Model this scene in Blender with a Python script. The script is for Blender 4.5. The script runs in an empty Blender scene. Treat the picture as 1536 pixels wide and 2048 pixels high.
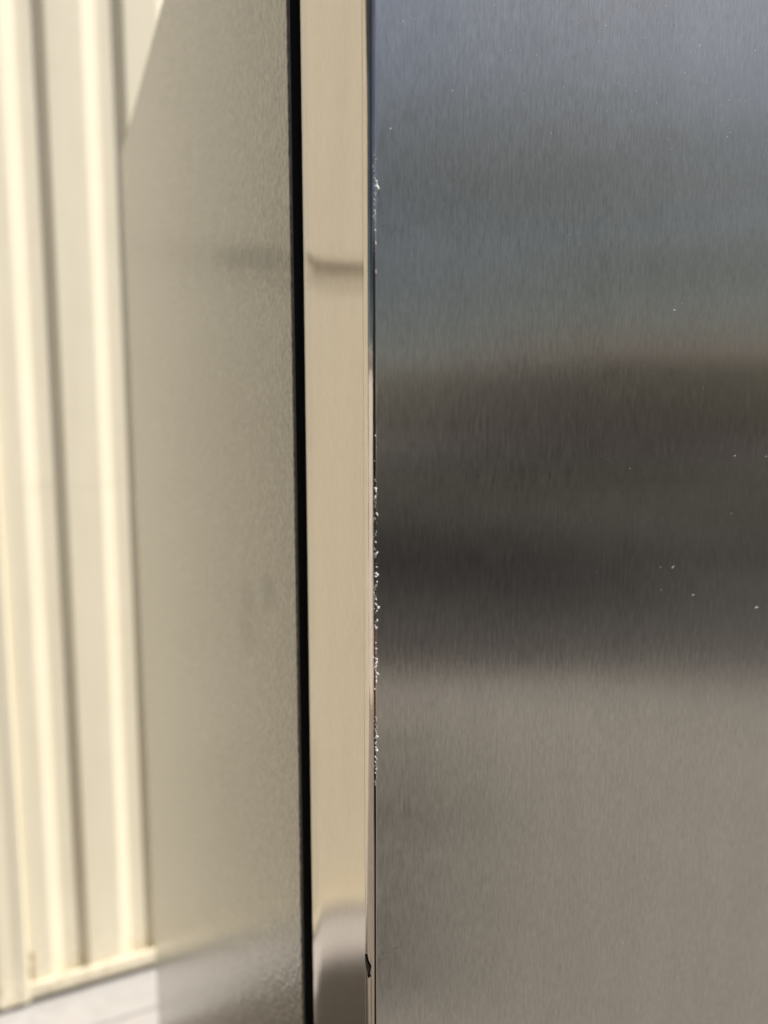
import bpy, bmesh, math, random
from mathutils import Vector
R = math.radians
C = bpy.context.scene.collection
rnd = random.Random(7)

# ---------------------------------------------------------------- camera
CAMZ = 1.36
cd = bpy.data.cameras.new('camera'); cam = bpy.data.objects.new('camera', cd); C.objects.link(cam)
cd.sensor_fit = 'HORIZONTAL'; cd.sensor_width = 36.0; cd.lens = 1460/1536*36
cam.location = (-.0881, -.2047, CAMZ)
cam.rotation_euler = (R(90-7.2), 0, R(-24.4))
cd.clip_start = .01; cd.clip_end = 500
cd.dof.use_dof = True; cd.dof.focus_distance = .246; cd.dof.aperture_fstop = 8.9; cd.dof.aperture_blades = 0
bpy.context.scene.camera = cam

# ---------------------------------------------------------------- sky, sun, exposure
SUN_EL = R(54.2); SUN_AZ = math.atan2(.586, -.42)       # azimuth clockwise from +Y
w = bpy.data.worlds.new('World'); bpy.context.scene.world = w; w.use_nodes = True
nt = w.node_tree; bg = nt.nodes['Background']
sky = nt.nodes.new('ShaderNodeTexSky'); sky.sky_type = 'NISHITA'; sky.sun_disc = False
sky.sun_elevation = SUN_EL; sky.sun_rotation = SUN_AZ; sky.dust_density = 2.2; sky.ozone_density = .6; sky.air_density = 1.0
nt.links.new(sky.outputs['Color'], bg.inputs['Color']); bg.inputs['Strength'].default_value = .062
sl = bpy.data.lights.new('sun', 'SUN'); so = bpy.data.objects.new('sun', sl); C.objects.link(so)
sl.energy = 4.6; sl.angle = R(.53); sl.color = (1, .95, .87)
sv = Vector((math.sin(SUN_AZ)*math.cos(SUN_EL), math.cos(SUN_AZ)*math.cos(SUN_EL), math.sin(SUN_EL)))
so.location = sv*20; so.rotation_euler = (-sv).to_track_quat('-Z', 'Y').to_euler()
vs = bpy.context.scene.view_settings
vs.view_transform = 'Standard'; vs.look = 'None'; vs.gamma = 1; vs.use_curve_mapping = False; vs.exposure = .46
cy = bpy.context.scene.cycles
cy.max_bounces = 10; cy.glossy_bounces = 6; cy.diffuse_bounces = 5; cy.sample_clamp_indirect = 8
cy.caustics_reflective = False; cy.caustics_refractive = False

# ---------------------------------------------------------------- materials
class N:
    def __init__(s, name):
        s.m = bpy.data.materials.new(name); s.m.use_nodes = True
        s.t = s.m.node_tree; s.b = s.t.nodes['Principled BSDF']
    def n(s, typ, **k):
        x = s.t.nodes.new('ShaderNode'+typ)
        for a, v in k.items():
            if a.startswith('i_'):
                key = a[2:].replace('_', ' ')
                x.inputs[int(key) if key.isdigit() else key].default_value = v
            else: setattr(x, a, v)
        return x
    def l(s, a, b): s.t.links.new(a, b)
    def coord(s, kind='Object', scale=(1, 1, 1), loc=(0, 0, 0)):
        tc = s.n('TexCoord'); mp = s.n('Mapping')
        mp.inputs['Scale'].default_value = scale; mp.inputs['Location'].default_value = loc
        s.l(tc.outputs[kind], mp.inputs['Vector']); return mp.outputs['Vector']
    def noise(s, vec, scale, detail=3, rough=.5, dist=0):
        x = s.n('TexNoise', i_Scale=scale, i_Detail=detail, i_Roughness=rough, i_Distortion=dist)
        s.l(vec, x.inputs['Vector']); return x.outputs['Fac']
    def ramp(s, fac, stops):
        x = s.n('ValToRGB'); e = x.color_ramp.elements
        while len(e) < len(stops): e.new(.5)
        for el, (p, c) in zip(e, stops):
            el.position = p; el.color = (c, c, c, 1) if isinstance(c, (int, float)) else (*c, 1)
        s.l(fac, x.inputs['Fac']); return x.outputs['Color']
    def mix(s, fac, a, b, mode='MIX'):
        x = s.n('Mix', data_type='RGBA', blend_type=mode)
        for v, sock in ((fac, x.inputs[0]), (a, x.inputs[6]), (b, x.inputs[7])):
            if isinstance(v, (int, float)): sock.default_value = v
            elif isinstance(v, tuple): sock.default_value = (*v, 1)
            else: s.l(v, sock)
        return x.outputs[2]
    def math(s, op, a, b=0):
        x = s.n('Math', operation=op)
        for v, sock in ((a, x.inputs[0]), (b, x.inputs[1])):
            if isinstance(v, (int, float)): sock.default_value = v
            else: s.l(v, sock)
        return x.outputs[0]
    def maprange(s, v, a, b, c, d):
        x = s.n('MapRange', i_1=a, i_2=b, i_3=c, i_4=d); s.l(v, x.inputs[0]); return x.outputs[0]
    def bump(s, h, strength, dist, normal=None):
        x = s.n('Bump', i_Strength=strength, i_Distance=dist); s.l(h, x.inputs['Height'])
        if normal: s.l(normal, x.inputs['Normal'])
        return x.outputs['Normal']
    def set(s, **k):
        for a, v in k.items():
            sock = s.b.inputs[a.replace('_', ' ')]
            if isinstance(v, (int, float)): sock.default_value = v
            elif isinstance(v, tuple): sock.default_value = (*v, 1) if len(v) == 3 and sock.type == 'RGBA' else v
            else: s.l(v, sock)
        return s.m

def mat_plain(name, col, rough=.6, metal=0., vary=.12, scale=30):
    k = N(name); v = k.coord()
    f = k.noise(v, scale, 4)
    c = k.mix(f, tuple(x*(1-vary) for x in col), tuple(min(1, x*(1+vary)) for x in col))
    return k.set(Base_Color=c, Roughness=rough, Metallic=metal)

def mat_steel(name, rough0, col, lo, hi):
    k = N(name)
    fine = k.noise(k.coord('UV', (1800, 280, 1)), 1, 3, .65)          # brush lines run up the door (V)
    mid = k.noise(k.coord('UV', (850, 110, 1)), 1, 3, .6)
    wide = k.noise(k.coord('UV', (60, 9, 1)), 1, 2, .5)
    grain = k.noise(k.coord('UV', (1500, 900, 1)), 1, 2, .6)
    wav = k.noise(k.coord('UV', (11, 6, 1)), 1, 1, .5)
    h = k.math('ADD', k.math('MULTIPLY', fine, .6), k.math('ADD', k.math('MULTIPLY', mid, .4), k.math('MULTIPLY', grain, .3)))
    nb = k.bump(wav, STEEL_WAVE, .0012)
    nb = k.bump(h, STEEL_BUMP, .00002, nb)
    lines = k.math('ADD', k.math('MULTIPLY', fine, .55), k.math('MULTIPLY', mid, .45))
    tone = k.maprange(lines, .3, .7, lo, hi)
    tone = k.math('MULTIPLY', tone, k.maprange(wide, .3, .7, .97, 1.03))
    base = k.mix(1.0, col, k.n('CombineColor').outputs[0], 'MULTIPLY')
    cc = [x for x in k.t.nodes if x.bl_idname == 'ShaderNodeCombineColor'][0]
    for i in range(3): k.l(tone, cc.inputs[i])
    tg = k.n('Tangent', direction_type='UV_MAP', uv_map='UVMap')
    rough = k.maprange(mid, .3, .7, rough0*.9, rough0*1.1)
    return k.set(Base_Color=base, Metallic=1.0, Roughness=rough, Anisotropic=.95, Tangent=tg.outputs['Tangent'], Normal=nb)

STEEL_BUMP = .6; STEEL_WAVE = .30

def mat_panel():
    k = N('leather_grain_painted_steel'); v = k.coord()
    vs_ = k.coord('Object', (1, 1, .75))
    n1 = k.noise(vs_, 520, 3, .55, .8)
    vo = k.n('TexVoronoi', feature='SMOOTH_F1', i_Scale=430, i_Smoothness=.6, i_Randomness=1.0)
    nw = k.n('TexNoise', i_Scale=300, i_Detail=2); k.l(vs_, nw.inputs['Vector'])
    mx = k.n('Mix', data_type='VECTOR'); mx.inputs[0].default_value = .004
    k.l(vs_, mx.inputs[4]); k.l(nw.outputs['Color'], mx.inputs[5]); k.l(mx.outputs[1], vo.inputs['Vector'])
    h = k.math('ADD', k.math('MULTIPLY', n1, .7), k.math('MULTIPLY', vo.outputs['Distance'], .5))
    big = k.noise(v, 38, 2, .5)
    nb = k.bump(big, .12, .004)
    nb = k.bump(h, PANEL_BUMP, PANEL_DIST, nb)
    blot = k.noise(v, 60, 4, .6)
    col = k.mix(blot, tuple(x*.93 for x in PANEL_COL), tuple(x*1.07 for x in PANEL_COL))
    grain = k.maprange(h, .42, .76, .60, 1.36)  # light and dark of the grain relief, put into the colour by height
    cc = k.n('CombineColor')
    for i in range(3): k.l(grain, cc.inputs[i])
    col = k.mix(1., col, cc.outputs[0], 'MULTIPLY')
    sp = k.n('SeparateXYZ'); k.l(k.coord(), sp.inputs[0])
    wob = k.noise(v, 90, 4, .6)
    def blob(y0, z0, ry, rz, tilt=0):           # grease marks, and a painted reflection of the strap, each with its outline
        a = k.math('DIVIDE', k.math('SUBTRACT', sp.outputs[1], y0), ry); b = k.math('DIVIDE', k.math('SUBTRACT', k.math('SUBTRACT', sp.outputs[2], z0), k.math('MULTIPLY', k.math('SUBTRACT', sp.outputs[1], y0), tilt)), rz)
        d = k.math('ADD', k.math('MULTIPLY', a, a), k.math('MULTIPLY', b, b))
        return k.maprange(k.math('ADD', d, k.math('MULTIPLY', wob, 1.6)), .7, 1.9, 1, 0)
    st = k.math('MAXIMUM', blob(.160, CAMZ-.092, .020, .012), k.math('MAXIMUM', blob(.120, CAMZ-.080, .016, .010), blob(.165, CAMZ-.110, .022, .013)))
    st = k.math('MAXIMUM', st, k.math('MULTIPLY', blob(.145, CAMZ+.0756, .080, .007, .193), 1.0))  # long tilted smudge paints in the mirrored wall strap
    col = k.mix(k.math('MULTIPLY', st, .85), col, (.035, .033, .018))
    rib_reflection = k.noise(k.coord('Object', (1, 28, 1.2)), 1, 3, .6)  # vertical bands: blurred reflection of the wall ribs, painted into the colour
    col = k.mix(k.maprange(rib_reflection, .35, .65, .30, 0), col, (.2, .17, .14))
    nc = k.bump(h, .8, .00024, k.bump(big, .12, .004))
    k.set(Coat_Weight=.8, Coat_Roughness=.10, Coat_IOR=1.43, Coat_Normal=nc)
    return k.set(Base_Color=col, Roughness=.35, Specular_IOR_Level=.5, Normal=nb)
PANEL_COL = (.235, .206, .152); PANEL_BUMP = 1.0; PANEL_DIST = .0011

def mat_cream():
    k = N('cream_painted_sheet_metal'); v = k.coord()
    f = k.noise(v, 9, 4, .6); d = k.noise(k.coord('Object', (40, 40, 3)), 1, 4, .6)
    c = k.mix(f, (.765, .705, .555), (.80, .748, .60))
    c = k.mix(k.maprange(d, .45, .75, 0, .16), c, (.55, .47, .32))
    # splash dirt just above the base rail and a faint darker band higher up
    sp = k.n('SeparateXYZ'); k.l(k.coord(), sp.inputs[0])
    low = k.maprange(sp.outputs[2], .05, .17, 1, 0)
    c = k.mix(k.math('MULTIPLY', k.math('MULTIPLY', low, .45), k.maprange(k.noise(v, 70, 4), .45, .7, 0, 1)), c, (.42, .34, .22))
    band = k.maprange(k.math('ABSOLUTE', k.math('SUBTRACT', sp.outputs[2], 1.213)), 0, .02, 1, 0)
    c = k.mix(k.math('MULTIPLY', k.math('MULTIPLY', band, .10), k.maprange(k.noise(v, 22, 3), .45, .65, 0, 1)), c, (.45, .37, .24))
    return k.set(Base_Color=c, Roughness=.42, Normal=k.bump(k.noise(v, 6, 2), .1, .01))

def mat_ground(name, a, b, scale, bumpd=.002, rough=.85):
    k = N(name); v = k.coord()
    f = k.noise(v, scale, 6, .65); g = k.noise(v, scale*.09, 4, .6); s_ = k.noise(v, scale*6, 3, .7)
    c = k.mix(k.maprange(f, .3, .7, 0, 1), a, b)
    c = k.mix(k.maprange(g, .35, .65, 0, .35), c, tuple(x*.72 for x in a))
    c = k.mix(k.maprange(s_, .55, .75, 0, .35), c, tuple(min(1, x*1.3) for x in b))
    return k.set(Base_Color=c, Roughness=rough, Normal=k.bump(f, .6, bumpd))

def mat_leaf(name, a, b):
    k = N(name); oi = k.n('ObjectInfo'); f = k.noise(k.coord(), 3.5, 4)
    c = k.mix(k.maprange(f, .35, .65, 0, 1), a, b)
    k.set(Base_Color=c, Roughness=.55)
    tr = k.n('BsdfTranslucent'); k.l(k.mix(.3, c, (.34, .32, .20)), tr.inputs['Color'])
    mx = k.n('MixShader', i_0=.55); k.l(k.b.outputs[0], mx.inputs[1]); k.l(tr.outputs[0], mx.inputs[2])
    k.l(mx.outputs[0], [n for n in k.t.nodes if n.bl_idname == 'ShaderNodeOutputMaterial'][0].inputs['Surface'])
    return k.m

M = dict(
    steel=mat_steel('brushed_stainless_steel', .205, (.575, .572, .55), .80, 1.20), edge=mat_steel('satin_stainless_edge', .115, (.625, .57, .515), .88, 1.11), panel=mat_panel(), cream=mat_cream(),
    rubber=mat_plain('black_rubber', (.006, .006, .007), .75),
    flange=mat_plain('black_plastic', (.008, .009, .010), .5),
    burr=mat_plain('torn_bright_metal', (.92, .91, .89), .5, .0, .04, 3000),
    scuff=mat_plain('scuffed_metal', (.50, .49, .47), .5, .3, .1, 3000),
    flake=mat_plain('dark_dry_scrap', (.014, .012, .007), .7, 0, .5, 900),
    smear=mat_plain('brown_smear', (.085, .07, .05), .7, .2, .4, 900),
    cable=mat_plain('tan_webbing', (.21, .18, .125), .5),
    conc=mat_ground('pale_concrete', (.37, .355, .345), (.45, .435, .425), 24),
    pave=mat_ground('brown_aggregate', (.175, .157, .136), (.25, .227, .20), 30),
    bed=mat_ground('dark_mulch', (.032, .027, .023), (.055, .046, .04), 14, .02),
    bark=mat_plain('bark', (.10, .08, .06), .9, 0, .4, 12),
    leaf1=mat_leaf('olive_leaves', (.18, .175, .125), (.32, .30, .215)),
    leaf3=mat_leaf('deep_leaves', (.02, .026, .016), (.04, .05, .03)),
    leaf2=mat_leaf('dark_leaves', (.15, .145, .12), (.26, .245, .20)),
    brick=mat_plain('pinkish_render', (.70, .50, .44), .85, 0, .35, 9),
    roof=mat_plain('dark_roof_tiles', (.26, .16, .13), .8, 0, .3, 7),
    glass=mat_plain('window_glass', (.02, .025, .03), .08),
    render=mat_plain('white_render', (.70, .68, .63), .8, 0, .06, 5),
    pot=mat_plain('dark_green_pot', (.02, .03, .022), .45),
)

# ---------------------------------------------------------------- object helpers
def link(name, me, mat, parent=None):
    o = bpy.data.objects.new(name, me); C.objects.link(o)
    if mat and not me.materials: me.materials.append(mat)
    if parent: o.parent = parent
    return o
def tag(o, label=None, cat=None, group=None, kind=None):
    for a, v in (('label', label), ('category', cat), ('group', group), ('kind', kind)):
        if v: o[a] = v
    return o
def thing(name, label, cat, loc=(0, 0, 0), group=None):
    o = bpy.data.objects.new(name, None); C.objects.link(o); o.location = loc; o.empty_display_size = .1
    return tag(o, label, cat, group)
def pyd(name, V, F, mat, parent=None, smooth=None):
    me = bpy.data.meshes.new(name); me.from_pydata(V, [], F); me.update()
    if smooth is not None:
        bm = bmesh.new(); bm.from_mesh(me)
        bmesh.ops.recalc_face_normals(bm, faces=bm.faces)
        for f in bm.faces: f.smooth = True
        for e in bm.edges:
            if len(e.link_faces) == 2 and e.calc_face_angle(0) > smooth: e.smooth = False
        bm.to_mesh(me); bm.free()
    return link(name, me, mat, parent)
def box(name, x0, x1, y0, y1, z0, z1, mat, parent=None, bev=0.):
    bm = bmesh.new(); bmesh.ops.create_cube(bm, size=1)
    for v in bm.verts:
        v.co = Vector(((x0+x1)/2+v.co.x*(x1-x0), (y0+y1)/2+v.co.y*(y1-y0), (z0+z1)/2+v.co.z*(z1-z0)))
    if bev: bmesh.ops.bevel(bm, geom=list(bm.edges), offset=bev, segments=3, affect='EDGES', profile=.5)
    me = bpy.data.meshes.new(name); bm.to_mesh(me); bm.free()
    return link(name, me, mat, parent)
def ring_prism(name, prof, z0, z1, mat, parent=None, zs=1):
    """closed outline of (x, y, nx, ny) extruded upright with its own normals; UV = metres round the outline, metres up"""
    n = len(prof); per = [0.]
    for i in range(n):
        a = prof[i]; b = prof[(i+1) % n]; per.append(per[-1]+math.hypot(a[0]-b[0], a[1]-b[1]))
    V = []; F = []; 
    for j in range(zs+1):
        z = z0+(z1-z0)*j/zs
        V += [(p[0], p[1], z) for p in prof]
    for j in range(zs):
        for i in range(n):
            k = (i+1) % n
            F.append((j*n+i, j*n+k, (j+1)*n+k, (j+1)*n+i))
    F.append(tuple(range(n-1, -1, -1))); F.append(tuple(range(zs*n, zs*n+n)))
    me = bpy.data.meshes.new(name); me.from_pydata(V, [], F); me.update()
    uv = me.uv_layers.new(name='UVMap'); nor = []
    q = 0
    for p in me.polygons:
        side = p.index < n*zs
        i = p.index % n; j = p.index//n
        for t, li in enumerate(p.loop_indices):
            vi = me.loops[li].vertex_index
            if side:
                k = i + (1 if t in (1, 2) else 0)
                uv.data[li].uv = (per[k], V[vi][2]); pr = prof[vi % n]; nor.append((pr[2], pr[3], 0))
            else:
                uv.data[li].uv = (V[vi][0], V[vi][1]); nor.append((0, 0, -1 if p.index == n*zs else 1))
    for p in me.polygons: p.use_smooth = True
    me.normals_split_custom_set(nor)
    return link(name, me, mat, parent)
def arc(cx, cy, r, a0, a1, n):
    o = []
    for i in range(n+1):
        a = R(a0+(a1-a0)*i/n); o.append((cx+r*math.cos(a), cy+r*math.sin(a), math.cos(a), math.sin(a)))
    return o
def rounded_rect(x0, x1, y0, y1, r, n=8):
    return (arc(x0+r, y0+r, r, 180, 270, n)+arc(x1-r, y0+r, r, 270, 360, n)
            + arc(x1-r, y1-r, r, 0, 90, n)+arc(x0+r, y1-r, r, 90, 180, n))

# ---------------------------------------------------------------- the ground
g = pyd('ground', [(-60, -60, -.004), (60, -60, -.004), (60, 30, -.004), (-60, 30, -.004)], [(0, 1, 2, 3)], M['pave']); tag(g, kind='structure')
g = box('concrete_path', -9, 9, 1.428, 4.0, -.08, 0., M['conc'], None, .004); tag(g, kind='structure')
g = box('concrete_path', -9, 9, 1.365, 1.422, -.08, 0., M['conc'], None, .004); tag(g, kind='structure')
bedv = [(1.2, -3.38), (3.4, -2.33), (7, -.65), (22, 2), (30, -30), (-30, -30), (-12, -9.5)]
g = pyd('garden_bed', [(x, y, .0) for x, y in bedv], [tuple(range(len(bedv)-1, -1, -1))], M['bed']); tag(g, kind='structure')

# ---------------------------------------------------------------- the cream ribbed wall behind
wall = thing('ribbed_metal_wall', 'sunlit cream wall of ribbed sheet metal with post and base rail behind the fridge', 'wall', (-.0115, 1.55, 0))
wall.rotation_euler = (0, .0055, 0)
H = 2.75; PER = .1555
def sheet(x_start, periods):
    # wide pan forward, groove set back: pan | flank facing right | bottom | flank facing left
    key = [(.000, .0), (.071, .0), (.096, .018), (.135, .018), (.1545, .0)]
    P = []
    for k in range(periods):
        for (u, d) in key: P.append((x_start+k*PER+u, d))
    P.append((x_start+periods*PER, 0.))
    # round every fold
    Q = [P[0]]
    for a, b, c in zip(P, P[1:], P[2:]):
        va, vb, vc = Vector(a), Vector(b), Vector(c)
        if abs((vb-va).normalized().cross((vc-vb).normalized())) < .01: Q.append(b); continue
        rr = min(.0055, (vb-va).length*.42, (vc-vb).length*.42)
        p0 = vb+(va-vb).normalized()*rr; p1 = vb+(vc-vb).normalized()*rr
        for t in range(5):
            t /= 4; Q.append(tuple(p0*(1-t)**2+vb*2*t*(1-t)+p1*t*t))
    Q.append(P[-1])
    n = len(Q); V = []; F = []
    for y_off in (0, .0012):
        for z in (.025, H-.026):
            V += [(x, .004+d+y_off, z) for x, d in Q]
    for i in range(n-1):
        F.append((i, i+1, n+i+1, n+i)); F.append((2*n+i+1, 2*n+i, 3*n+i, 3*n+i+1))
        F.append((i+1, i, 2*n+i, 2*n+i+1)); F.append((n+i, n+i+1, 3*n+i+1, 3*n+i))
    F += [(0, n, 3*n, 2*n), (2*n-1, n-1, 3*n-1, 4*n-1)]
    return pyd('wall_sheet', V, F, M['cream'], wall, R(35))
# sheets are laid so that one groove's shaded flank stands at x = -0.086
x0 = -.0560 - PER
POSTS = [-.222-2.4, -.222, -.222+2.4]
for b in range(-1, 2):
    for k in range(3):
        sheet(x0+b*2.4+k*PER*5, 5)
post_prof = [(-.033, .060), (-.033, -.0085), (-.0305, -.0115), (-.012, -.0115), (-.009, -.0095), (.012, -.0095), (.015, -.0115), (.0305, -.0115), (.033, -.0085), (.033, .060)]
for px in POSTS:
    n = len(post_prof)
    V = [(px+x, y, z) for z in (.017, H+.01) for x, y in post_prof]
    F = [(i, (i+1) % n, n+(i+1) % n, n+i) for i in range(n)]+[tuple(range(n-1, -1, -1)), tuple(range(n, 2*n))]
    pyd('post', V, F, M['cream'], wall, R(25))
rail_prof = [(-.007, .019), (-.009, .022), (-.009, .052), (-.0075, .0565), (-.004, .059), (-.0005, .0565), (.001, .052), (.001, .024), (.046, .024), (.046, .05), (.049, .05), (.049, .019)]
top_prof = [(y, H-z) for y, z in rail_prof]
for b in range(-1, 2):
    xa = POSTS[1]+b*2.4+.0335; xb = xa+2.4-.067
    for nm, pf in (('base_rail', rail_prof), ('top_rail', top_prof)):
        n = len(pf)
        V = [(x, y, z) for x in (xa, xb) for y, z in pf]
        F = [(i, (i+1) % n, n+(i+1) % n, n+i) for i in range(n)]+[tuple(range(n-1, -1, -1)), tuple(range(n, 2*n))]
        pyd(nm, V, F, M['cream'], wall, R(50))
# drip of rust beside the post foot
V = []; F = []
for i in range(9):
    z = .035+i*.012; wd = .0025+.002*math.sin(i*2.1)+.001*rnd.random(); cx = -.1815+.0012*math.sin(i*1.3)
    V += [(cx-wd, .0025, z), (cx+wd, .0025, z)]
    if i: F.append((2*i-2, 2*i-1, 2*i+1, 2*i))
pyd('rust_drip', V, F, mat_plain('rust_stain', (.40, .31, .17), .8, 0, .3, 200), wall)

# made-up strap on the wall, out of frame, added for its dark mirrored line
def tube(name, pts, rad, mat, parent, seg=10):
    V = []; F = []
    for i, p in enumerate(pts):
        p = Vector(p); d = (Vector(pts[min(i+1, len(pts)-1)])-Vector(pts[max(i-1, 0)])).normalized()
        u = d.cross(Vector((0, 0, 1)) if abs(d.z) < .9 else Vector((1, 0, 0))).normalized(); v = d.cross(u)
        r_ = rad[i] if isinstance(rad, list) else rad
        V += [tuple(p+u*r_*math.cos(2*math.pi*k/seg)+v*r_*math.sin(2*math.pi*k/seg)) for k in range(seg)]
    for i in range(len(pts)-1):
        for k in range(seg):
            F.append((i*seg+k, i*seg+(k+1) % seg, (i+1)*seg+(k+1) % seg, (i+1)*seg+k))
    F += [tuple(range(seg-1, -1, -1)), tuple(range((len(pts)-1)*seg, len(pts)*seg))]
    return pyd(name, V, F, mat, parent, R(50))
cab = thing('added_wall_strap', 'added unseen narrow tan strap sagging between two clips across the cream wall', 'strap', (-.45, 1.5505, 1.745))
V = []; F = []
for i in range(25):
    x = -.35+.60*i/24; z = -.010*math.exp(-((x+.11)/.05)**2) - .004*math.sin(math.pi*i/24); h_ = .0085+.006*math.exp(-((x+.11)/.05)**2)
    V += [(x, -.0015, z-h_), (x, -.0015, z+h_), (x, .002, z+h_), (x, .002, z-h_)]
    if i:
        a = 4*i-4; b = 4*i
        F += [(a+q, a+(q+1) % 4, b+(q+1) % 4, b+q) for q in range(4)]
F += [(3, 2, 1, 0), (96, 97, 98, 99)]
pyd('strap', V, F, M['cable'], cab, R(40))  # mesh of the added strap, in the cable material
for x in (-.36, .26): box('added_clip', x-.008, x+.008, -.003, .003, -.014, .014, M['cable'], cab, .001)

# ---------------------------------------------------------------- the refrigerator
W = .70; FH = 1.655
fridge = thing('refrigerator', 'brushed stainless steel fridge with nicked rounded door edge and grey grained side', 'refrigerator', (0, 0, 0))
RX, RY = .0024, .0045
def door_profile(Rc=RY, yr=.0662, rr=.0011):
    def dx(y): return (.020*(1-y/.030) if y < .030 else 0)+(8.*(y-.049) if y > .049 else 0)
    def sx(y): return -.020*(max(0, .030-y)**2-(.030-RY)**2)/.060 + (4.0*(y-.049)**2 if y > .049 else 0) - .020*0
    ys = [yr-rr-(yr-rr-Rc-.0008)*i/26 for i in range(27)]
    L = []
    xe = sx(ys[0]); ee = math.degrees(math.atan(dx(ys[0])))
    ar = arc(xe+rr, yr-rr, rr, 90, 180-ee, 6); L += ar
    off = ar[-1][0]-xe
    for y in ys:
        n = Vector((-1, dx(y))).normalized(); L.append((sx(y), y, n.x, n.y))
    # hairline where the wrapped front sheet ends
    yb = Rc+.0005
    L += [(.00001, yb, -1, 0), (.00016, yb-.0001, -.8, -.6), (.00016, yb-.00022, -.8, .6), (0., yb-.0003, -1, 0)]
    for i in range(25):
        t = math.pi/2*i/24; n = Vector((-math.cos(t)/RX, -math.sin(t)/RY)).normalized()
        L.append((RX-RX*math.cos(t), RY-RY*math.sin(t), n.x, n.y))
    Rt = [(W-x, y, -nx, ny) for x, y, nx, ny in reversed(L)]
    return L+Rt
DZ0, DZ1 = .742, 1.652
door = ring_prism('door', door_profile(), DZ0, DZ1, M['steel'], fridge)
drawer = ring_prism('freezer_drawer', door_profile(), .075, .734, M['steel'], fridge)
for o in (door, drawer):
    o.data.materials.append(M['edge'])
    for p in o.data.polygons:
        if not (p.center.y < .00001 and abs(p.normal.y) > .99): p.material_index = 1
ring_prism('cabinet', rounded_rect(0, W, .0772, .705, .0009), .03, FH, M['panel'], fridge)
box('front_flange', .0007, W-.0007, .0758, .0772-.0003, .05, FH-.004, M['flange'], fridge)
box('door_gasket', .0045, W-.0045, .0668, .0755, .752, 1.642, M['rubber'], fridge, .003)
box('drawer_gasket', .0045, W-.0045, .0668, .0755, .085, .724, M['rubber'], fridge, .003)
for x in (.05, W-.05):
    for y in (.13, .65):
        box('foot', x-.02, x+.02, y-.02, y+.02, .001, .03, M['flange'], fridge, .003)

# nicks: little torn burrs standing along the rounded corner
CHIPS=[(2.20,75.25,0.81,0.65,0),(2.04,73.64,0.32,0.97,0),(2.20,72.90,0.48,0.48,0),(2.35,69.23,0.64,0.80,1),(2.51,68.56,0.48,0.48,1),(2.67,67.46,0.80,1.60,2),(2.50,64.08,0.48,0.64,0),(2.10,60.03,0.63,0.79,0),(2.01,55.44,0.47,0.63,1),(2.16,51.69,0.47,0.79,1),(1.84,49.46,0.47,0.31,0),(2.08,47.48,0.47,0.47,0),(2.15,43.62,0.47,1.09,1),(1.91,-4.75,0.46,0.46,1),(2.24,-8.33,0.46,0.61,0),(1.73,-12.51,0.61,0.77,0),(1.89,-17.57,0.31,0.46,0),(2.05,-21.12,0.77,1.23,1),(1.97,-23.67,0.62,0.92,1),(1.96,-25.84,0.46,1.08,0),(2.38,-28.89,0.62,1.08,1),(1.54,-28.85,0.31,0.62,0),(2.21,-31.77,0.46,0.93,0),(2.03,-34.81,0.47,0.93,0),(1.86,-36.84,0.31,0.47,0),(2.03,-37.64,0.47,0.62,1),(1.86,-39.83,0.47,0.78,0),(2.36,-41.21,0.62,0.94,1),(1.77,-42.51,0.62,0.94,0),(2.10,-44.43,0.62,0.47,0),(2.19,-45.55,0.47,0.78,1),(2.01,-47.44,0.94,0.78,1),(2.53,-48.12,0.78,0.94,1),(2.01,-48.55,0.78,0.63,1),(2.35,-50.26,0.47,0.63,1),(1.50,-49.78,0.31,0.31,0),(1.84,-52.05,0.63,0.94,0),(2.09,-54.15,0.47,0.63,0),(2.09,-55.91,0.63,0.63,1),(2.00,-57.51,0.63,1.11,2),(2.68,-58.55,1.11,0.79,2),(2.25,-59.63,0.63,0.48,1),(1.82,-60.23,0.79,0.95,0),(2.42,-62.56,0.48,1.11,1),(2.16,-64.95,0.96,0.80,1),(1.98,-68.34,0.32,0.48,0),(1.12,-68.88,0.32,0.64,0),(1.98,-69.89,0.48,0.48,1),(2.15,-71.87,0.64,0.64,1),(1.29,-71.34,0.48,0.32,0),(1.80,-73.04,0.32,0.48,0),(1.45,-74.71,0.48,0.48,1),(2.32,-75.24,0.65,1.29,1),(1.02,-76.21,0.48,0.32,0),(2.14,-76.53,0.81,1.30,1),(1.97,-77.66,0.65,0.97,1),(1.71,-78.44,0.49,0.65,0),(2.40,-80.02,0.81,1.47,1),(2.05,-81.12,0.65,0.98,1),(2.05,-82.61,0.49,0.82,1),(1.79,-84.30,0.33,0.49,0),(1.70,-85.12,0.49,0.82,1),(1.77,-90.94,0.33,0.50,0),(1.50,-95.99,0.33,0.33,0),(1.94,-97.16,0.50,0.50,0),(1.50,-98.34,0.50,0.50,0),(2.20,-101.07,1.01,1.01,1),(1.93,-102.96,0.51,0.51,1),(2.19,-105.72,0.68,0.85,1),(1.84,-108.02,0.34,1.02,1),(0.96,-108.35,0.51,0.51,1),(1.57,-109.49,0.34,0.51,0),(1.48,-111.01,0.51,0.51,0),(1.74,-113.27,0.51,0.51,1),(1.38,-116.27,0.52,0.52,0)]
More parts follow.
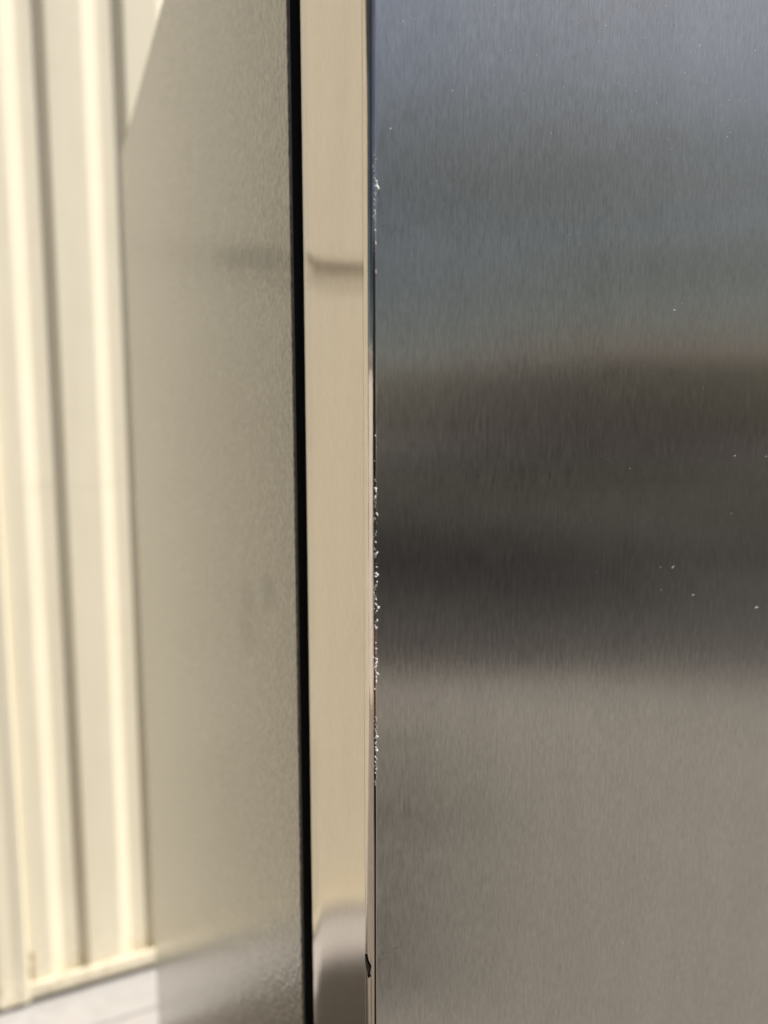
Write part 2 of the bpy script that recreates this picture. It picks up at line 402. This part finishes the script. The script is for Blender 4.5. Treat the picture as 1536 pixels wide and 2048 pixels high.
SPECKS=[(76.5,130.9,0.40),(84.8,128.4,0.61),(73.5,128.8,0.40),(99.5,126.3,0.42),(101.8,128.0,0.53),(107.2,134.0,0.43),(111.1,134.0,0.43),(114.7,134.4,0.87),(117.3,134.3,0.55),(122.8,132.4,0.66),(126.7,130.5,1.00),(116.8,127.5,0.43),(124.5,128.1,0.55),(111.7,124.4,0.43),(111.8,123.3,0.43),(96.8,116.2,0.41),(102.0,117.4,0.42),(120.3,120.3,0.97),(128.8,119.5,0.66),(130.7,119.1,0.44),(104.7,113.8,0.52),(107.9,108.2,0.42),(150.3,116.2,0.46),(143.7,104.2,0.56),(153.9,134.3,0.71),(122.7,140.0,0.56),(110.2,140.0,0.65),(103.2,138.8,0.43),(72.2,116.5,0.98),(73.7,114.1,0.59),(14.7,116.0,0.35),(10.8,114.4,0.52),(6.8,84.4,0.66),(27.4,98.4,0.52),(48.0,113.8,0.46),(69.2,116.4,0.48),(64.0,91.9,0.37),(41.6,125.4,0.47),(68.4,106.6,0.57),(124.3,42.3,0.51),(120.8,39.6,1.21),(109.2,29.8,0.59),(81.6,28.6,0.46),(137.1,11.9,0.63),(72.6,61.4,0.37),(92.6,-13.9,0.56),(156.2,-14.1,0.87),(173.8,-14.7,0.91),(103.0,-17.6,0.48),(139.8,-24.2,0.42),(85.5,-35.5,0.37),(110.2,-38.9,0.59),(156.2,-36.9,0.66),(120.1,-55.5,0.51),(126.4,-56.0,1.24),(89.5,-54.6,0.38),(120.9,-64.5,0.41),(137.7,-68.1,1.07),(174.0,-77.1,1.64)]
def burr_mesh(i):
    r = random.Random(100+i); V = []; F = []
    n = 8; lean = r.uniform(-.5, .5)
    for ring, (rad, hgt) in enumerate(((1., 0.), (.82, .5), (.4, .85))):
        for k in range(n):
            a = 2*math.pi*k/n
            q = rad*r.uniform(.25, 1.35)
            V.append((.5*q*math.cos(a)+.12*ring*lean, -.5*hgt*r.uniform(.5, 1.1), .5*q*math.sin(a)))
    V.append((.2*lean, -.5, 0))
    for ring in range(2):
        for k in range(n):
            F.append((ring*n+k, ring*n+(k+1) % n, (ring+1)*n+(k+1) % n, (ring+1)*n+k))
    for k in range(n): F.append((2*n+k, 2*n+(k+1) % n, 3*n))
    me = bpy.data.meshes.new('nick'); me.from_pydata(V, [], F)
    bm = bmesh.new(); bm.from_mesh(me); bmesh.ops.recalc_face_normals(bm, faces=bm.faces); bm.to_mesh(me); bm.free()
    me.materials.append(M['burr']); return me
BM = [burr_mesh(i) for i in range(9)]
BD = [m_.copy() for m_ in BM]
for m_ in BD: m_.materials[0] = M['scuff']
def corner_y(x):
    return RY*(1-math.sqrt(max(0, 1-((RX-x)/RX)**2))) if x < RX else 0.
for i, (x, z, wd, hg, b) in enumerate(CHIPS):
    o = link('nick', (BM if b else BD)[i % 9], None, door)
    x /= 1000; z /= 1000; wd /= 1000; hg /= 1000
    f = (.72, 1.15, 1.4)[b]
    o.location = (x, corner_y(x)+.00003, CAMZ+z)
    o.scale = (wd*f*rnd.uniform(.75, 1.1), (.12, .34, .45)[b]*.001, hg*f*rnd.uniform(.9, (1.2, 1.6, 1.5)[b]))
    o.rotation_euler = (0, R(-32) if b == 2 else R(rnd.uniform(-40, 40)), R(-10))
# ragged hairline of bare metal between the nicks
V = []; F = []
for i in range(125):
    z = rnd.choice((rnd.uniform(-.084, -.018), rnd.uniform(-.084, -.018), rnd.uniform(-.118, -.094), rnd.uniform(.058, .077)))+CAMZ
    x = rnd.gauss(.00185, .00022); n = 6; b = len(V); l = rnd.uniform(.00015, .00065); q = rnd.uniform(.00006, .00016); sl = rnd.uniform(-.6, .6)
    for k in range(n):
        a = 6.2832*k/n; dz = l*math.sin(a)*rnd.uniform(.6, 1.1); dx_ = q*math.cos(a)*rnd.uniform(.5, 1.2)+sl*dz
        V.append((x+dx_, corner_y(max(.0003, x+dx_))-.000004, z+dz))
    V.append((x, corner_y(x)-.00016, z+l*.2))
    for k in range(n): F.append((b+k, b+(k+1) % n, b+n))
o = pyd('ragged_edge', V, F, M['burr'], door); o['kind'] = 'stuff'
# fine scuffs over the door face
V = []; F = []
def speck(x, z, s):
    b = len(V); n = 5; a0 = rnd.random()*6; st = rnd.uniform(.35, 1); an = rnd.random()*3.14
    for k in range(n):
        a = a0+6.2832*k/n; u = .5*s*math.cos(a)*rnd.uniform(.5, 1.1); v = .5*s*st*math.sin(a)*rnd.uniform(.5, 1.1)
        V.append((x+u*math.cos(an)-v*math.sin(an), -.000002, z+u*math.sin(an)+v*math.cos(an)))
    V.append((x, -.00010, z+s*.1))
    for k in range(n): F.append((b+k, b+(k+1) % n, b+n))
def scuff(x, z, s):
    a = rnd.uniform(-.6, .6); q = []
    for i in range(5):
        t = i/4-.5; q.append((x+t*s*math.cos(a), z+t*s*math.sin(a)+s*.25*(.25-t*t)*rnd.choice((1, 1, -1))*2))
    for (xa, za), (xb, zb) in zip(q, q[1:]):
        b = len(V); h = s*.10
        V.extend([(xa, -.000002, za-h), (xb, -.000002, zb-h), (xb, -.00007, zb+h*.2), (xa, -.00007, za+h*.2), (xa, -.000002, za+h), (xb, -.000002, zb+h)])
        F.extend([(b, b+1, b+2, b+3), (b+3, b+2, b+5, b+4)])
for x, z, s in SPECKS:
    x /= 1000; z = CAMZ+z/1000; s /= 1000
    if s > .0008: scuff(x, z, s)
    else: speck(x, z, s*.85)
for i in range(70):
    speck(rnd.gauss(.105, .03), CAMZ+rnd.gauss(.122, .016), rnd.uniform(.00020, .00042))
for i in range(110): speck(rnd.uniform(.01, .3), CAMZ+rnd.uniform(-.25, .2), rnd.uniform(.00010, .00024))
o = pyd('surface_scuffs', V, F, M['burr'], door); o['kind'] = 'stuff'
# brown smears low beside the corner
def smear(x, z, lx, lz):
    n = 9; VV = [(x, -.00001, z)]
    for k in range(n):
        a = 6.2832*k/n; q = rnd.uniform(.5, 1.1); VV.append((x+lx*q*math.cos(a), -.00001, z+lz*q*math.sin(a)))
    pyd('smear', VV, [(0, 1+k, 1+(k+1) % n) for k in range(n)], M['smear'], door)
for x, z, lx, lz in ((4.2, -179.9, 1.0, .10), (5.6, -180.0, .45, .12), (4.2, -177.75, .34, .26), (6.6, -178.0, .32, .26), (8.6, -177.3, .8, .08), (9.6, -177.2, .25, .22)):
    smear(x/1000, CAMZ+z/1000, lx/1000, lz/1000)

# dark scrap stuck to the rounded corner
SC = [(0.0, 0.00472, -0.17978), (1e-05, 0.00409, -0.17952), (0.0001, 0.00323, -0.18114), (0.00032, 0.00225, -0.18197), (0.00053, 0.00168, -0.18272), (0.00036, 0.00214, -0.18448), (0.00028, 0.0024, -0.18576), (0.00044, 0.00191, -0.18637), (0.00032, 0.00228, -0.18697), (0.00018, 0.00281, -0.1864), (0.00015, 0.00294, -0.18483), (3e-05, 0.00375, -0.1839), (0.0, 0.00452, -0.18205)]
n = len(SC); V = []
for off in (.00006, .0005):
    for (x, y, z) in SC: V.append((x-off*.8, y-off*.6, CAMZ+z))
F = [tuple(range(n))[::-1], tuple(range(n, 2*n))]+[(i, (i+1) % n, n+(i+1) % n, n+i) for i in range(n)]
tag(pyd('debris_scrap', V, F, M['flake'], None), 'tiny dark dry scrap stuck low on the rounded edge of the steel door', 'debris')

# ---------------------------------------------------------------- the person taking the picture (seen only mirrored in the rounded edge)
def skin(name, verts, edges, mat, parent, sub=2):
    me = bpy.data.meshes.new(name); me.from_pydata([v[:3] for v in verts], edges, []); me.update()
    o = link(name, me, mat, parent); m = o.modifiers.new('skin', 'SKIN'); m.use_smooth_shade = True
    sk = me.skin_vertices[0].data
    for i, v in enumerate(verts): sk[i].radius = (v[3], v[4] if len(v) > 4 else v[3]); sk[i].use_root = (i == 0)
    b = o.modifiers.new('sub', 'SUBSURF'); b.levels = b.render_levels = sub
    return o
per = thing('person', 'person in an invented long dark coat standing before the fridge, hands held in front', 'person', (-.33, -.43, 0))
per.scale = (1.05, 1.05, 1.05)
per.rotation_euler = (0, 0, R(-37))
# local axes: x to the right, y towards the fridge
BV = [(0, 0, .95, .15, .11), (0, 0, 1.12, .135, .10), (0, 0, 1.30, .16, .11), (0, -.01, 1.42, .13, .09), (0, 0, 1.49, .055), (0, .02, 1.58, .070, .085), (0, .03, 1.66, .078, .095), (0, .02, 1.72, .06, .075), (0, .112, 1.60, .012)]
BE = [(0, 1), (1, 2), (2, 3), (3, 4), (4, 5), (5, 6), (6, 7), (5, 8)]
for sgn in (-1, 1):
    b = len(BV)
    BV += [(sgn*.19, -.01, 1.41, .058), (sgn*.25, .05, 1.12, .046), (sgn*.17, .16, 1.07, .032), (sgn*.15, .20, 1.08, .036, .018), (sgn*.14, .225, 1.085, .034, .014)]
    BE += [(3, b), (b, b+1), (b+1, b+2), (b+2, b+3), (b+3, b+4)]
    for q in range(4):
        c = len(BV); fx = sgn*(.162-.014*q)
        BV += [(fx, .245, 1.09+.004*q, .0085), (fx-sgn*.006, .262, 1.08+.004*q, .0075), (fx-sgn*.014, .270, 1.062+.004*q, .0065)]
        BE += [(b+4, c), (c, c+1), (c+1, c+2)]
    c = len(BV)
    BV += [(sgn*.115, .21, 1.09, .010), (sgn*.100, .225, 1.085, .009), (sgn*.09, .238, 1.075, .008)]; BE += [(b+3, c), (c, c+1), (c+1, c+2)]
    d = len(BV)
    BV += [(sgn*.10, 0, .86, .095), (sgn*.11, .015, .50, .062), (sgn*.11, -.01, .10, .042), (sgn*.115, .06, .045, .038, .03), (sgn*.12, .15, .03, .034, .02)]
    BE += [(0, d), (d, d+1), (d+1, d+2), (d+2, d+3), (d+3, d+4)]
M['skin'] = mat_plain('skin', (.45, .28, .20), .5); M['cloth'] = mat_plain('dark_cloth', (.020, .018, .019), .9, 0, .3, 60); M['hair'] = mat_plain('dark_hair', (.018, .012, .009), .6)
body = skin('body', BV, BE, M['skin'], per)
JV = [(0, .02, .34, .25, .17), (0, 0, .90, .20, .14), (0, 0, 1.12, .155, .12), (0, 0, 1.30, .18, .13), (0, -.01, 1.42, .15, .105), (0, -.005, 1.47, .075)]; JE = [(0, 1), (1, 2), (2, 3), (3, 4), (4, 5)]
for sgn in (-1, 1):
    b = len(JV); JV += [(sgn*.195, -.01, 1.41, .072), (sgn*.255, .05, 1.12, .060), (sgn*.18, .14, 1.075, .046)]; JE += [(4, b), (b, b+1), (b+1, b+2)]
skin('added_coat', JV, JE, M['cloth'], per)  # coat invented, long and wide to darken the mirrored corner strip
TV = [(0, 0, .95, .16, .12)]; TE = []
for sgn in (-1, 1):
    b = len(TV); TV += [(sgn*.10, 0, .86, .11), (sgn*.11, .015, .50, .080), (sgn*.11, -.005, .09, .066)]; TE += [(0, b), (b, b+1), (b+1, b+2)]
skin('trousers', TV, TE, M['cloth'], per)
skin('hair', [(0, -.03, 1.56, .07, .06), (0, -.02, 1.66, .085, .085), (0, .0, 1.735, .075, .085), (0, .06, 1.745, .06, .05)], [(0, 1), (1, 2), (2, 3)], M['hair'], per)
for sgn in (-1, 1):
    skin('shoe', [(sgn*.11, -.04, .045, .05, .045), (sgn*.115, .06, .042, .05, .042), (sgn*.12, .17, .035, .045, .03)], [(0, 1), (1, 2)], M['flange'], per)

# ---------------------------------------------------------------- what the steel mirrors (behind the camera)
def leaves(bm_v, bm_f, cx, cy_, cz, rx, rz, n, size, r):
    cl = [(r.gauss(0, .45), r.gauss(0, .45), r.gauss(0, .42)) for _ in range(max(6, n//45))]
    for i in range(n):
        c = r.choice(cl)
        p = Vector((cx+rx*(c[0]+r.gauss(0, .16)), cy_+rx*(c[1]+r.gauss(0, .16)), cz+rz*(c[2]+r.gauss(0, .16))))
        if p.z < .05: continue
        a = Vector((r.gauss(0, 1), r.gauss(0, 1), r.gauss(0, 1))).normalized(); u = a.orthogonal().normalized(); v = a.cross(u)
        s = size*r.uniform(.6, 1.3); b = len(bm_v)
        bm_v += [tuple(p-u*s), tuple(p+v*s*.45), tuple(p+u*s), tuple(p-v*s*.45)]; bm_f.append((b, b+1, b+2, b+3))
def tree(x, y, h, rx, rz, mat, label, seed, n=2900):
    r = random.Random(seed); t = thing('tree', label, 'tree', (x, y, 0))
    pts = [(r.gauss(0, .05)*i, r.gauss(0, .05)*i, h*.8*i/6) for i in range(7)]; pts[0] = (0, 0, 0)
    tube('trunk', pts, [.13*(1-i*.12) for i in range(7)], M['bark'], t, 8)
    for k in range(5):
        s = pts[2+k % 4]; a = r.random()*6.28
        tube('limb', [s, (s[0]+math.cos(a)*rx*.35, s[1]+math.sin(a)*rx*.35, s[2]+h*.14), (s[0]+math.cos(a)*rx*.7, s[1]+math.sin(a)*rx*.7, s[2]+h*.22)], [.05, .035, .012], M['bark'], t, 6)
    V = []; F = []; leaves(V, F, 0, 0, h-rz*1.05, rx, rz*1.15, n, .12, r)
    o = pyd('crown', V, F, M[mat], t); o['kind'] = 'stuff'
def shrub(x, y, rx, rz, mat, label, seed, n=900):
    r = random.Random(seed); t = thing('shrub', label, 'shrub', (x, y, 0))
    for k in range(4):
        a = k*1.6; tube('stem', [(0.02*math.cos(a), .02*math.sin(a), 0), (rx*.2*math.cos(a), rx*.2*math.sin(a), rz*.6), (rx*.4*math.cos(a), rx*.4*math.sin(a), rz*1.1)], [.02, .015, .006], M['bark'], t, 6)
    V = []; F = []; leaves(V, F, 0, 0, rz*.95, rx, rz, n, .06, r); o = pyd('foliage', V, F, M[mat], t); o['kind'] = 'stuff'
tree(-6.4, -.6, 6.4, 2.2, 2.3, 'leaf3', 'big dark tree behind the low white garden wall', 8, 4200)
tree(-6.2, 3.2, 6.0, 2.0, 2.2, 'leaf3', 'dark tree at the far end of the low white garden wall', 9, 3600)
tree(5.6, -7.6, 6.6, 2.5, 2.7, 'leaf1', 'olive leaved tree to the left of the pinkish house across the yard', 3)
tree(13.5, -8.6, 5.8, 2.3, 2.5, 'leaf2', 'dark tree beside the pinkish house across the yard', 4)
tree(3.4, -9.6, 6.6, 2.6, 2.8, 'leaf2', 'tall dark tree farthest back across the yard', 5)
tree(11.0, -6.0, 6.2, 2.6, 2.6, 'leaf1', 'olive leaved tree at the far right of the garden bed', 6)
shrub(4.3, -5.6, .9, .65, 'leaf1', 'olive shrub in the middle of the garden bed', 11)
shrub(6.2, -5.0, 1.0, .6, 'leaf2', 'dark shrub at the right end of the garden bed', 12)
shrub(2.6, -6.2, .9, .6, 'leaf2', 'dark shrub at the left end of the garden bed', 13)
def house(name, label, x0, x1, y0, y1, h, rh, wins):
    t = thing(name, label, 'house', ((x0+x1)/2, (y0+y1)/2, 0)); cx, cyy = (x0+x1)/2, (y0+y1)/2
    box('wall', x0-cx, x1-cx, y0-cyy, y1-cyy, 0, h, M['brick'], t)
    e = .45; a, b, c, d = x0-cx-e, x1-cx+e, y0-cyy-e, y1-cyy+e; rr = (d-c)/2
    V = [(a, c, h+.002), (b, c, h+.002), (b, d, h+.002), (a, d, h+.002), (a+rr, 0, h+rh), (b-rr, 0, h+rh)]
    pyd('roof', V, [(3, 2, 1, 0), (0, 1, 5, 4), (2, 3, 4, 5), (3, 0, 4), (1, 2, 5)], M['roof'], t)
    for wx in wins:
        f = box('window', wx-.6, wx+.6, y1-cyy+.002, y1-cyy+.05, .9, 2.1, M['render'], t, .005)
        box('pane', wx-.53, wx+.53, y1-cyy+.052, y1-cyy+.06, .97, 2.03, M['glass'], f)
house('rendered_house', 'pinkish rendered house with hipped roof beyond the trees', 10.2, 22, -22, -12.5, 2.7, 1.7, (-3, 1, 4))
house('added_garage', 'added unseen low pinkish garage with dark roof behind the camera', -8.5, -.6, -9.5, -5.2, 2.5, .9, (-2,))  # building added so the rounded door edge mirrors a dark brown strip
gw = thing('garden_wall', 'low white rendered garden wall along the left of the yard', 'wall', (-3.2, 0, 0))
box('wall', -.1, .1, -4.6, 1.4, 0, 1.62, M['render'], gw, .01); box('coping', -.13, .13, -4.63, 1.42, 1.622, 1.68, M['conc'], gw, .008)
pt = thing('added_potted_plant', 'small leafy plant in a dark green pot added unseen on the paving for its dark reflection', 'plant', (.66, -1.58, 0))
pt.scale = (1.35, 1.35, 1.25)  # plant and pot added, standing in for the person's dark blob in the steel
pv = [(.085, .0), (.10, .01), (.125, .19), (.135, .20), (.135, .225), (.118, .225), (.11, .19)]
V = [(r_*math.cos(6.2832*k/20), r_*math.sin(6.2832*k/20), z) for r_, z in pv for k in range(20)]
F = [(i*20+k, i*20+(k+1) % 20, (i+1)*20+(k+1) % 20, (i+1)*20+k) for i in range(len(pv)-1) for k in range(20)]+[tuple(range(19, -1, -1)), tuple(range(120, 140))]
pyd('pot', V, F, M['pot'], pt, R(40))
V = []; F = []; leaves(V, F, 0, 0, .31, .15, .12, 500, .028, random.Random(21)); o = pyd('foliage', V, F, M['leaf2'], pt); o['kind'] = 'stuff'  # foliage of the added plant
